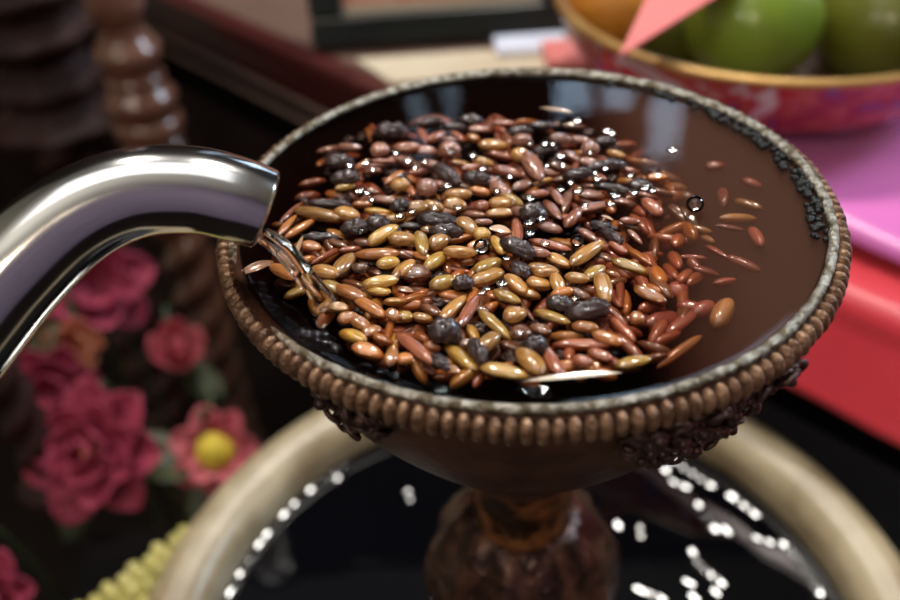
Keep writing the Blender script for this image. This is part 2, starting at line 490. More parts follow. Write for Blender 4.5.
def twisted(base, r, z0, z1, turns, starts=2):
    V, F = [], []
    n, m = 28, int((z1 - z0) / 0.0025)
    for j in range(m + 1):
        z = z0 + (z1 - z0) * j / m
        for k in range(n):
            a = 2 * PI * k / n
            rr = r * (0.80 + 0.20 * math.cos(starts * a - (z - z0) * turns * 2 * PI))
            V.append(Vector((base.x + rr * math.cos(a), base.y + rr * math.sin(a), z)))
    for j in range(m):
        for k in range(n):
            F.append((j * n + k, j * n + (k + 1) % n, (j + 1) * n + (k + 1) % n, (j + 1) * n + k))
    F.append(tuple(range(n))[::-1]); F.append(tuple(m * n + k for k in range(n)))
    return V, F


pb = at_d(133, 70, 0.46)
post = thing('carved_post', 'brown turned wooden post with stacked rings above a twisted shaft, left of the altar edge', 'post', (pb.x, pb.y, 0))
zA = at_d(150, 140, 0.475).z
pr = [(0.0, zA), (0.0165, zA), (0.0185, zA + .004), (0.0185, zA + .008), (0.0165, zA + .011), (0.0180, zA + .016), (0.0185, zA + .021), (0.0150, zA + .027), (0.0140, zA + .030),
      (0.0155, zA + .032), (0.0140, zA + .036), (0.0165, zA + .043), (0.0165, zA + .048), (0.0125, zA + .054), (0.0115, zA + .060), (0.0140, zA + .068), (0.0135, zA + .078), (0.0100, zA + .090), (0.0150, zA + .1), (0.0160, zA + .3), (0, zA + .3)]
obj('turned_head', lathe(spline(pr, 5), 48, (pb.x, pb.y, 0)), M_post, post)
obj('twisted_shaft', twisted(pb, 0.0165, 0.0, zA, 38, 2), M_post, post)
pb2 = at_d(40, 60, 0.52)
post2 = thing('carved_post', 'dim carved wooden post at the far upper left, behind the steel spout', 'post', (pb2.x, pb2.y, 0))
z2 = at_d(60, 130, 0.53).z
pr2 = [(0, z2)] + [(0.030 + 0.006 * math.cos(k * 1.9) + 0.003 * math.cos(k * .8), z2 + .008 * k) for k in range(0, 40)] + [(0, z2 + .32)]
obj('turned_head', lathe(spline(pr2, 4), 40, (pb2.x, pb2.y, 0), lambda r, z, a: r * (1 + .05 * math.sin(8 * a))), M_postd, post2)
obj('twisted_shaft', twisted(pb2, 0.022, 0.0, z2, 34, 2), M_postd, post2)
pb3 = at_d(22, 420, 0.40)
post3 = thing('carved_post', 'twisted dark wooden post at the left edge, in front of the pink flowers', 'post', (pb3.x, pb3.y, LZ))
obj('twisted_shaft', twisted(pb3, 0.0105, LZ, pb3.z + 0.09, 50, 2), M_postd, post3)
obj('foot', lathe([(0, 0), (0.015, 0), (0.016, .004), (0.012, .010), (0, .010)], 32, (pb3.x, pb3.y, LZ)), M_postd, post3)

# ------------------------------------------------------------------ flowers
M_pet = mat('magenta_petal', (0.26, 0.018, 0.050), (0.36, 0.04, 0.085), 0.7, scale=40, sss=0.0)
M_pet2 = mat('pink_petal', (0.42, 0.06, 0.09), (0.52, 0.13, 0.15), 0.7, scale=40)
M_yel = mat('yellow_stamens', (0.62, 0.46, 0.04), (0.7, 0.55, 0.06), 0.7, scale=300, bump=0.6)
M_leaf = mat('dark_leaf', (0.035, 0.05, 0.022), (0.06, 0.075, 0.03), 0.5, scale=20)
M_leafp = mat('olive_leaf', (0.13, 0.12, 0.075), (0.17, 0.16, 0.09), 0.55, scale=20)


def petal(length, width, cup):
    V, F = [], []
    n, m = 6, 8
    for j in range(m + 1):
        t = j / m
        w = width * (math.sin(PI * min(1, t * .92 + .05)) ** .7) * (1 if t < .95 else .5)
        for k in range(n + 1):
            s = k / n * 2 - 1
            V.append(Vector((length * t * math.cos(cup * t * .8), s * w * .5, length * t * math.sin(cup * t * .8) + abs(s) ** 2 * w * .22)))
    for j in range(m):
        for k in range(n):
            a = j * (n + 1) + k
            F.append((a, a + n + 1, a + n + 2, a + 1))
    return V, F


def flower(c, r, face, m, label, rings=3, n0=6, centre=True, cup0=0.25, leafdir=None, cr=0.22):
    face = face.normalized()
    R = face.to_track_quat('Z', 'Y').to_matrix()
    root = thing('lotus_flower', label, 'flower', c)
    k = 0
    for q in range(rings):
        n = n0
        for i in range(n):
            a = 2 * PI * (i + .5 * q) / n + random.uniform(-.12, .12)
            L_ = r * (1.0 - .22 * q) * random.uniform(.9, 1.08)
            v, f = petal(L_, L_ * .72, cup0 + .45 * q + random.uniform(-.1, .1))
            Rz = Matrix.Rotation(a, 3, 'Z')
            v = [c + R @ (Rz @ p + Vector((0, 0, .003 * q))) for p in v]
            o = obj('petal', (v, f), m, root)
            s = o.modifiers.new('t', 'SOLIDIFY'); s.thickness = .0006
    if centre:
        ax = [R @ Vector((r * cr, 0, 0)), R @ Vector((0, r * cr, 0)), R @ Vector((0, 0, r * cr * .8))]
        obj('flower_centre', ellipsoid(c + face * r * .22, ax, 16, 10, .2, 2, 5), M_yel, root)
    # stem reaching down to the stand or the floor
    e = Vector((c.x + .01, c.y + .05, 0.0))
    if e.y < 0.14: e.y = 0.145
    pth = spline([(*(c - face * .002), .0016), (c.x - face.x * .02, c.y - face.y * .02 + .02, c.z - .03, .0016), (e.x, e.y, max(e.z + .02, e.z), .0016), (e.x, e.y, e.z, .0018)], 6)
    obj('stem', tube(pth, 8), M_leaf, root)
    if leafdir is not None:
        for ld, ll, lm in leafdir:
            v, f = petal(ll, ll * .55, .3)
            Rl = Vector(ld).normalized().to_track_quat('X', 'Z').to_matrix()
            o = obj('leaf', ([c - face * .006 + Rl @ p for p in v], f), lm, root)
            s = o.modifiers.new('t', 'SOLIDIFY'); s.thickness = .0006
    return root


toc = lambda p: (LOC - p)
c = at_d(98, 448, 0.415)
flower(c, 0.034, Vector((-.1, -.75, .65)), M_pet, 'big magenta lotus flower below the spout, left of the beige basin', 4, 7, True, .15,
       [((1, -.2, -.5), .05, M_leaf), ((-.3, -.3, -.8), .05, M_leaf)], cr=.13)
c = at_d(92, 285, 0.47)
flower(c, 0.034, Vector((.35, -.6, .5)), M_pet, 'magenta lotus flower just under the steel spout', 3, 6, False, .2,
       [((-.5, -.4, -.7), .055, M_leafp), ((-.7, -.3, -.35), .05, M_leafp)])
c = at_d(75, 340, 0.45)
flower(c, 0.017, Vector((.2, -.9, .3)), mat('peach_petal', (0.55, 0.17, 0.08), (0.62, 0.24, 0.14), .6), 'small peach-coloured flower between the two magenta lotus flowers', 2, 5, False, .6, None)
c = at_d(58, 388, 0.435)
flower(c, 0.024, Vector((.1, -.8, .6)), M_pet, 'smaller magenta flower just above the big lotus flower', 3, 6, False, .4, None)
c = at_d(178, 356, 0.46)
flower(c, 0.020, Vector((.3, -.35, .9)), M_pet2, 'pink half-closed lotus bud beside the twisted post shaft', 3, 5, False, 1.1,
       [((.5, -.3, -.6), .03, M_leaf)])
c = at_d(217, 450, 0.425)
flower(c, 0.022, Vector((.12, -.72, .68)), M_pet2, 'pink lotus flower with a bright yellow centre, touching the basin rim', 2, 7, True, .18,
       [((-.35, .1, .9), .026, M_leafp), ((-.2, -.4, -.8), .04, M_leaf)], cr=.42)
c = at_d(-10, 596, 0.36)
flower(c, 0.020, Vector((.2, -.7, .6)), M_pet, 'red flower cut off by the lower left corner of the photo', 3, 6, False, .3, None)

# ------------------------------------------------------------------ kernel cob
A = at_z(126, 628, LZ + .0185); B = at_z(206, 566, LZ + .0185)
ax = (B - A).normalized(); Lc = (B - A).length + 0.02
s1 = ax.cross(up).normalized(); s2 = s1.cross(ax)
M_ker = mat('pale_yellow_kernel', (0.50, 0.44, 0.13), (0.60, 0.54, 0.20), 0.4, scale=60, coat=.2, rand=.12)
cob = thing('corn_cob', 'pale yellow cob of rounded kernels lying against the beige basin, lower left', 'corn', A - up * 0.0185)
rc = 0.0180
obj('core', tube([(*(A - ax * .045 + ax * t * (Lc + .045)), rc * .86) for t in [k / 8 for k in range(9)]], 18), M_ker, cob)
cands = []
for i in range(-9, int(Lc / .0060)):
    for k in range(14):
        a = 2 * PI * (k + .5 * (i % 2)) / 14
        d = s1 * math.cos(a) + s2 * math.sin(a)
        p = A + ax * (i * .0060 + .002) + d * rc * .9
        if d.dot((LOC - p).normalized()) > 0.05: cands.append((abs(i * .0060), p, d))
cands.sort(key=lambda t: t[0])
pieces = []
for _, p, d in cands:
    t = ax.cross(d)
    p = p + ax * random.uniform(-.0006, .0006) + d * random.uniform(-.0006, .0004); g = random.uniform(.88, 1.1)
    vf = ellipsoid(p, [ax * .0034 * g, t * .0038 * g, d * .0040], 12, 8, .12, p.x * 900, 2)
    if len(pieces) < 100:
        pieces.append(obj('kernel', vf, M_ker, cob))
    else:
        pieces.append(vf)
rest = [q for q in pieces if isinstance(q, tuple)]
if rest:
    o = obj('kernel_rows', join(*rest), M_ker, cob); o['kind'] = 'stuff'
co = tube([(*(B + ax * .02), rc * .5), (*(B + ax * .03), rc * .3)], 10)

# ------------------------------------------------------------------ basin
BX, BY = 0.0024, -0.0004
M_bas = mat('beige_glaze', (0.24, 0.175, 0.09), (0.54, 0.45, 0.29), 0.42, lo=.30, hi=.62, scale=34, coat=.25, coat_r=.25, detail=5, bump=.15, bscale=300)
bas = thing('basin', 'large beige ceramic basin with a thick rounded rim, under the goblet', 'basin', (BX, BY, LZ))
zt = Z0 - 0.1545; zb = LZ
pr = [(0.0, zb), (0.070, zb), (0.078, zb + .004), (0.098, zb + .030), (0.112, zb + .055), (0.1205, zt - .018), (0.1240, zt - .010), (0.1235, zt - .004), (0.1195, zt - .0005),
      (0.1150, zt), (0.1090, zt - .002), (0.1055, zt - .006), (0.1040, zt - .012), (0.1030, zt - .022), (0.094, zt - .045), (0.075, zb + .012), (0.0, zb + .010)]
obj('basin_wall', lathe(spline(pr, 5), 144, (BX, BY, 0)), M_bas, bas)
# dark liquid in the basin, with wavelets shaped to throw lamp glints into the camera
M_dark = mat('dark_tea', (0.0022, 0.0024, 0.0035), None, 0.03, spec=.5)
LQ = Z0 - 0.170
streaks = [((672, 460), (715, 488)), ((672, 481), (690, 489)), ((730, 495), (760, 518)), ((698, 503), (708, 520)), ((706, 515), (718, 533)), ((724, 527), (731, 536)),
           ((755, 537), (763, 541)), ((766, 540), (775, 545)), ((783, 543), (797, 558)), ((797, 557), (809, 573)), ((808, 573), (824, 596)), ((640, 527), (641, 538)),
           ((692, 550), (700, 568)), ((700, 566), (725, 586)), ((714, 590), (719, 596)), ((686, 581), (695, 586)), ((637, 588), (648, 594)), ((650, 593), (664, 600)),
           ((692, 595), (698, 602)), ((665, 468), (667, 473)), ((304, 487), (320, 474)), ((320, 474), (340, 460)), ((337, 479), (346, 464)), ((367, 444), (369, 446)),
           ((385, 437), (386, 439)), ((408, 491), (410, 501)), ((287, 500), (289, 499)), ((279, 514), (282, 509)), ((272, 524), (275, 519)), ((263, 535), (267, 530)), ((255, 545), (259, 540)),
           ((239, 562), (241, 556)), ((236, 574), (238, 572)), ((224, 594), (229, 587)), ((617, 523), (620, 529))]
LAMP1, LAMP2 = Vector((0.24, 0.55, 2.05)), Vector((-0.34, 0.62, 2.10))


def face(p, lamp):
    """slope of a wavelet face that mirrors the lamp over the altar towards where one stands to pour"""
    h = ((lamp - p).normalized() + (LOC - p).normalized()).normalized()
    return Vector((-h.x / h.z, -h.y / h.z))


def wavelet(x, y, a, b, g, w):
    dx, dy = b.x - a.x, b.y - a.y
    t = max(0, min(1, ((x - a.x) * dx + (y - a.y) * dy) / (dx * dx + dy * dy + 1e-12)))
    ox, oy = x - a.x - dx * t, y - a.y - dy * t
    d = math.hypot(ox, oy)
    if d > 2 * w: return 0
    mx_, my_ = x - (a.x + b.x) * .5, y - (a.y + b.y) * .5
    return (g.x * mx_ + g.y * my_) * math.exp(-(d / w) ** 6)


def chop(segs, z, longest, rmax):
    out = []
    for p, q in segs:
        a, b = at_z(*p, z), at_z(*q, z)
        for e in (a, b):
            r = math.hypot(e.x, e.y)
            if r > rmax: e.x *= rmax / r; e.y *= rmax / r
        n = max(1, math.ceil((b - a).length / longest))
        out += [(a.lerp(b, k / n), a.lerp(b, (k + .7) / n)) for k in range(n)]
    return out


SEG = chop(streaks, LQ, .0045, .1005)
# the ripple rings run on around the basin, out of the picture too
for k in range(26):
    a = -PI * .95 + k * PI * .9 / 26; r = random.uniform(.06, .098)
    p = Vector((BX + r * math.cos(a), BY + r * math.sin(a), LQ)); q = Vector((BX + r * math.cos(a + .06), BY + r * math.sin(a + .06), LQ))
    SEG.append((p, q))


def seg_d(x, y, a, b):
    dx, dy = b.x - a.x, b.y - a.y
    t = max(0, min(1, ((x - a.x) * dx + (y - a.y) * dy) / (dx * dx + dy * dy + 1e-12)))
    return math.hypot(x - a.x - dx * t, y - a.y - dy * t)


def liquid_top(R, nr, na, h, cx, cy, z, grow=None):
    V, F = [Vector((cx, cy, z + h(cx, cy, 0)))], []
    for j in range(1, nr + 1):
        for k in range(na):
            a = 2 * PI * k / na
            r = R * j / nr * (grow(a) if grow else 1)
            x, y = cx + r * math.cos(a), cy + r * math.sin(a)
            V.append(Vector((x, y, z + h(x, y, r))))
    for k in range(na): F.append((0, 1 + k, 1 + (k + 1) % na))
    for j in range(nr - 1):
        for k in range(na):
            a = 1 + j * na
            F.append((a + k, a + na + k, a + na + (k + 1) % na, a + (k + 1) % na))
    return V, F


def close_below(vf, na, ring, prof, cx, cy):
    """close a liquid disc with a skirt through the rings of prof (r, z) and a last point"""
    V, F = vf
    last = ring
    for r, z in prof:
        b = len(V)
        for k in range(na):
            a = 2 * PI * k / na
            V.append(Vector((cx + r * math.cos(a), cy + r * math.sin(a), z)))
        for k in range(na): F.append((last + k, b + k, b + (k + 1) % na, last + (k + 1) % na))
        last = b
    F.append(tuple(last + k for k in range(na))[::-1])
    return V, F


WAV = [(a, b, face((a + b) * .5, LAMP1 if a.x > 0 or i % 3 else LAMP2), random.uniform(.0012, .0016)) for i, (a, b) in enumerate(SEG)]
GRID = {}
for wv in WAV:
    a, b = wv[0], wv[1]
    for gx in range(int(math.floor(min(a.x, b.x) / .01 - .3)), int(math.floor(max(a.x, b.x) / .01 + .3)) + 1):
        for gy in range(int(math.floor(min(a.y, b.y) / .01 - .3)), int(math.floor(max(a.y, b.y) / .01 + .3)) + 1):
            GRID.setdefault((gx, gy), []).append(wv)


def h_bas(x, y, r):
    h = 0.00010 * noise.noise(Vector((x * 60, y * 60, 1)))
    for a, b, g, w in GRID.get((math.floor(x / .01), math.floor(y / .01)), ()):
        h += wavelet(x, y, a, b, g, w)
    return h


NR, NA = 320, 1150
vf = liquid_top(0.1062, NR, NA, h_bas, BX, BY, LQ)
vf = close_below(vf, NA, 1 + (NR - 1) * NA, [(0.0985, LQ - .02), (0.082, LQ - .04)], BX, BY)
tag(obj('basin_liquid', vf, M_dark), 'dark rippled liquid filling the big beige basin', 'liquid')

# ------------------------------------------------------------------ goblet
M_rim = mat('worn_silver_gilt', (0.13, 0.10, 0.06), (0.44, 0.41, 0.35), 0.45, metal=.75, scale=420, bump=1.0, bscale=900, lo=.4, hi=.6)
M_bead = mat('brown_bronze', (0.13, 0.065, 0.036), (0.36, 0.21, 0.12), 0.36, metal=.5, scale=420, bump=.5, bscale=1100, lo=.38, hi=.66)
M_cup = mat('dark_bronze', (0.045, 0.018, 0.011), (0.085, 0.036, 0.02), 0.6, spec=.2, scale=120, bump=.3, bscale=260)
M_stemg = mat('copper_brown', (0.03, 0.011, 0.006), (0.30, 0.11, 0.035), 0.32, metal=.4, scale=150, bump=.5, bscale=330, lo=.4, hi=.6)
M_unused = None if True else mat('inner_bronze', (0.055, 0.028, 0.018), (0.085, 0.045, 0.028), 0.5, metal=.2, scale=150)
gob = thing('goblet', 'bronze offering goblet with a beaded rim, brimful of tea and grains', 'goblet', (0, 0, LZ + .012))
G0 = Z0
RL = 0.0562
outer = [(0.0584, G0 - .0012), (0.0580, G0 - .0055), (0.0555, G0 - .0085), (0.0535, G0 - .0160), (0.0475, G0 - .0300), (0.0370, G0 - .0460), (0.0250, G0 - .0610), (0.0165, G0 - .0715), (0.0145, G0 - .0765), (0.0125, G0 - .0785), (0.0, G0 - .0785)]
inner = [(0.0, G0 - .030), (0.020, G0 - .028), (0.038, G0 - .019), (0.050, G0 - .010), (0.0550, G0 - .0045), (RL, G0 - .0010)]
obj('cup', lathe([(RL - .0001, G0 - .0016), (RL + .0003, G0 - .0014)] + spline(outer, 6), 160, cap=False), M_cup, gob)
obj('cup_interior', lathe(spline(inner, 5), 160, cap=False), mat('blackened_bronze', (0.010, 0.005, 0.004), (0.022, 0.011, 0.008), .5, scale=150), gob)
lipp = [(RL + .0012 + .0009 * math.cos(t), G0 - .0003 + .0008 * math.sin(t)) for t in [2 * PI * k / 12 for k in range(12)]]
AL = 3.58                                   # on this side the tea runs over the lip
spill = lambda a: math.exp(-((a - AL) / .40) ** 2)
lv, lf = lathe(lipp, 240, (0, 0, 0), lambda r, z, a: r + (r - RL - .0012) * .75 * max(0, math.sin(a + .3)) - .0004 * max(0, math.sin(a + .3)) + .00022 * noise.noise(Vector((math.cos(a) * 60, math.sin(a) * 60, z * 900))), closed=True)
for p in lv: p.z -= .0022 * spill(math.atan2(p.y, p.x) % (2 * PI))
obj('lip', (lv, lf), M_rim, gob)
NB = 157
beads = []
for k in range(NB):
    a = 2 * PI * (k + .3) / NB
    beads.append((-math.cos(a + PI / 2 + .1), a))
beads.sort(key=lambda t: t[0])
brest = []
RB = 0.0592; BZc = G0 - .0031


def bead_geo(a):
    d = Vector((math.cos(a), math.sin(a), 0)); t = Vector((-d.y, d.x, 0))
    j = random.uniform(-.00012, .00012)
    v, f = ellipsoid(d * (RB + j) + up * BZc, [up * .0026 * random.uniform(.95, 1.05), t * .00124, d * .0018], 12, 9)
    return v, f


for i, (_, a) in enumerate(beads):
    if i < 99: obj('bead', bead_geo(a), M_bead, gob)
    else: brest.append(bead_geo(a))
o = obj('bead_row', join(*brest), M_bead, gob); o['kind'] = 'stuff'
# stem, knob, foot
stem = spline([(0.0, G0 - .074), (0.0128, G0 - .074), (0.0132, G0 - .082), (0.0126, G0 - .092), (0.0130, G0 - .100), (0.0142, G0 - .104), (0.0, G0 - .104)], 6)
obj('stem', lathe(stem, 64), M_stemg, gob)
knob = spline([(0.0, G0 - .0985), (0.0125, G0 - .099), (0.0185, G0 - .104), (0.0245, G0 - .114), (0.0272, G0 - .126), (0.0255, G0 - .139), (0.019, G0 - .150), (0.015, G0 - .158), (0.0, G0 - .158)], 8)


def wobk(r, z, a):
    if r < .013: return r
    return r * (1 + .035 * math.cos(10 * a) * min(1, (r - .013) / .006) + .03 * noise.noise(Vector((math.cos(a) * 5, math.sin(a) * 5, z * 260))))


M_knob = mat('mottled_bronze', (0.035, 0.013, 0.009), (0.17, 0.075, 0.045), 0.24, metal=.5, scale=170, bump=.7, bscale=300, lo=.42, hi=.7)
obj('knob', lathe(knob, 120, (0, 0, 0), wobk), M_knob, gob)
obj('foot', lathe(spline([(0.0, LZ + .0115), (0.045, LZ + .0115), (0.046, LZ + .016), (0.030, LZ + .03), (0.016, LZ + .05), (0.014, G0 - .157), (0.0, G0 - .157)], 6), 64), M_cup, gob)
# filigree ornaments below the beads
M_fil = mat('tarnished_filigree', (0.035, 0.016, 0.013), (0.09, 0.045, 0.035), 0.38, metal=.5, scale=300, bump=.4)


def ring3(c, n, r, rr, k=16, m=8):
    n = n.normalized(); s = n.orthogonal().normalized(); t = n.cross(s)
    V, F = [], []
    for i in range(k):
        a = 2 * PI * i / k; d = s * math.cos(a) + t * math.sin(a)
        for j in range(m):
            b = 2 * PI * j / m
            V.append(c + d * (r + rr * math.cos(b)) + n * (rr * math.sin(b)))
    for i in range(k):
        for j in range(m):
            F.append((i * m + j, ((i + 1) % k) * m + j, ((i + 1) % k) * m + (j + 1) % m, i * m + (j + 1) % m))
    return V, F


def cup_r(z):
    for (r1, z1), (r2, z2) in zip(outer, outer[1:]):
        if z2 <= z <= z1: return r1 + (r2 - r1) * (z - z1) / (z2 - z1 - 1e-9)
    return .03


for ac, wd, dep in ((-PI / 2 + .44, .27, .019), (-PI / 2 - .60, .10, .010), (PI / 2 - .4, .34, .019), (PI - .6, .34, .019)):
    parts = []
    nn_ = int(130 * wd / .34 * dep / .0135)
    for q in range(nn_):
        a = ac + random.uniform(-wd, wd)
        drop = dep * random.random() * max(.15, 1 - ((a - ac) / wd) ** 2) ** .5
        zz = G0 - .0055 - drop
        rr = cup_r(zz) + random.uniform(.0005, .0035)
        d = Vector((math.cos(a), math.sin(a), 0)); c = d * rr + up * zz
        parts.append(ring3(c, d * .8 + up * random.uniform(-.9, .1) + Vector((-d.y, d.x, 0)) * random.uniform(-.6, .6), random.uniform(.0010, .0018), random.uniform(.00040, .0006)))
        if q % 3 == 0: parts.append(ellipsoid(c + d * .0008, [Vector((.0011, 0, 0)), Vector((0, .0011, 0)), Vector((0, 0, .0011))], 8, 6))
    obj('filigree', join(*parts), M_fil, gob)
# black crust of tarnish inside the lip
parts = []
for q in range(150):
    a = random.uniform(-.35, .62) if q < 125 else random.uniform(.6, 1.1)
    d = Vector((math.cos(a), math.sin(a), 0)); s = random.uniform(.0005, .0010)
    k = random.random() * 1.6
    parts.append(ellipsoid(d * (RL + .0001 - k * .0016) + up * (G0 - .0005 - k * .0003), [Vector((s, 0, 0)), Vector((0, s, 0)), Vector((0, 0, s * .75))], 8, 6, .3, q, 2))
o = obj('tarnish_crust', join(*parts), mat('black_tarnish', (0.004, 0.004, 0.004), (0.016, 0.016, 0.015), .45, spec=.3, scale=500), gob); o['kind'] = 'stuff'

# ------------------------------------------------------------------ tea in the goblet
TQ = G0 - 0.0009
SP = at_z(325, 303, TQ)
gs = [((247, 291), (258, 305)), ((258, 305), (273, 320)), ((273, 322), (283, 333)), ((283, 333), (300, 341)), ((318, 308), (322, 335)), ((322, 335), (335, 352)), ((360, 374), (392, 386)), ((430, 393), (452, 400)), ((524, 388), (545, 390))]
GSEG = chop(gs, TQ, .0030, .0548)


GW = [(a, b, face((a + b) * .5, LAMP1), random.uniform(.0010, .0014) if a.x < -.005 else .0015) for a, b in GSEG]  # tea wavelets tilted to mirror a lamp into the camera


def h_tea(x, y, r):
    h = 0.00003 * noise.noise(Vector((x * 90, y * 90, 1)))
    d = math.hypot(x - SP.x, y - SP.y)
    if d < .022: h += 0.00003 * math.cos(d * 1500 + 1.2 * noise.noise(Vector((x * 300, y * 300, 0)))) * math.exp(-d / .006)
    for a, b, g, w in GW:
        if abs(x - a.x) < .012 and abs(y - a.y) < .012:
            h += wavelet(x, y, a, b, g, w)
    if r > RL - .003: h += .0004 * ((min(r, RL) - RL + .003) / .003) ** 2     # meniscus
    return h


NR, NA = 260, 1100
vf = liquid_top(RL + .0002, NR, NA, h_tea, 0, 0, TQ, lambda a: 1 + .045 * spill(a))
vf = close_below(vf, NA, 1 + (NR - 1) * NA, [(0.0555, G0 - .0045), (0.0505, G0 - .0099), (0.0385, G0 - .0188), (0.020, G0 - .0278)], 0, 0)
M_tea = liquid_mat('brown_tea', (0.97, 0.93, 0.88), (0.50, 0.18, 0.09), 200.0, (0.86, 0.43, 0.33), 1.0)
# the tea is cloudier on the right, away from where the clear water is poured in
nt = M_tea.node_tree; N = nt.nodes; L = nt.links
tc = N.new('ShaderNodeTexCoord'); sx = N.new('ShaderNodeSeparateXYZ'); L.new(tc.outputs['Object'], sx.inputs[0])
mr = N.new('ShaderNodeMapRange'); mr.interpolation_type = 'SMOOTHSTEP'
mr.inputs[1].default_value = 0.014; mr.inputs[2].default_value = 0.040; mr.inputs[3].default_value = 1.5; mr.inputs[4].default_value = 165.0
L.new(sx.outputs[0], mr.inputs[0])
for q in N:
    if q.type == 'VOLUME_SCATTER': L.new(mr.outputs[0], q.inputs['Density'])
tag(obj('tea', vf, M_tea), 'brown tea filling the beaded goblet to the brim', 'liquid')

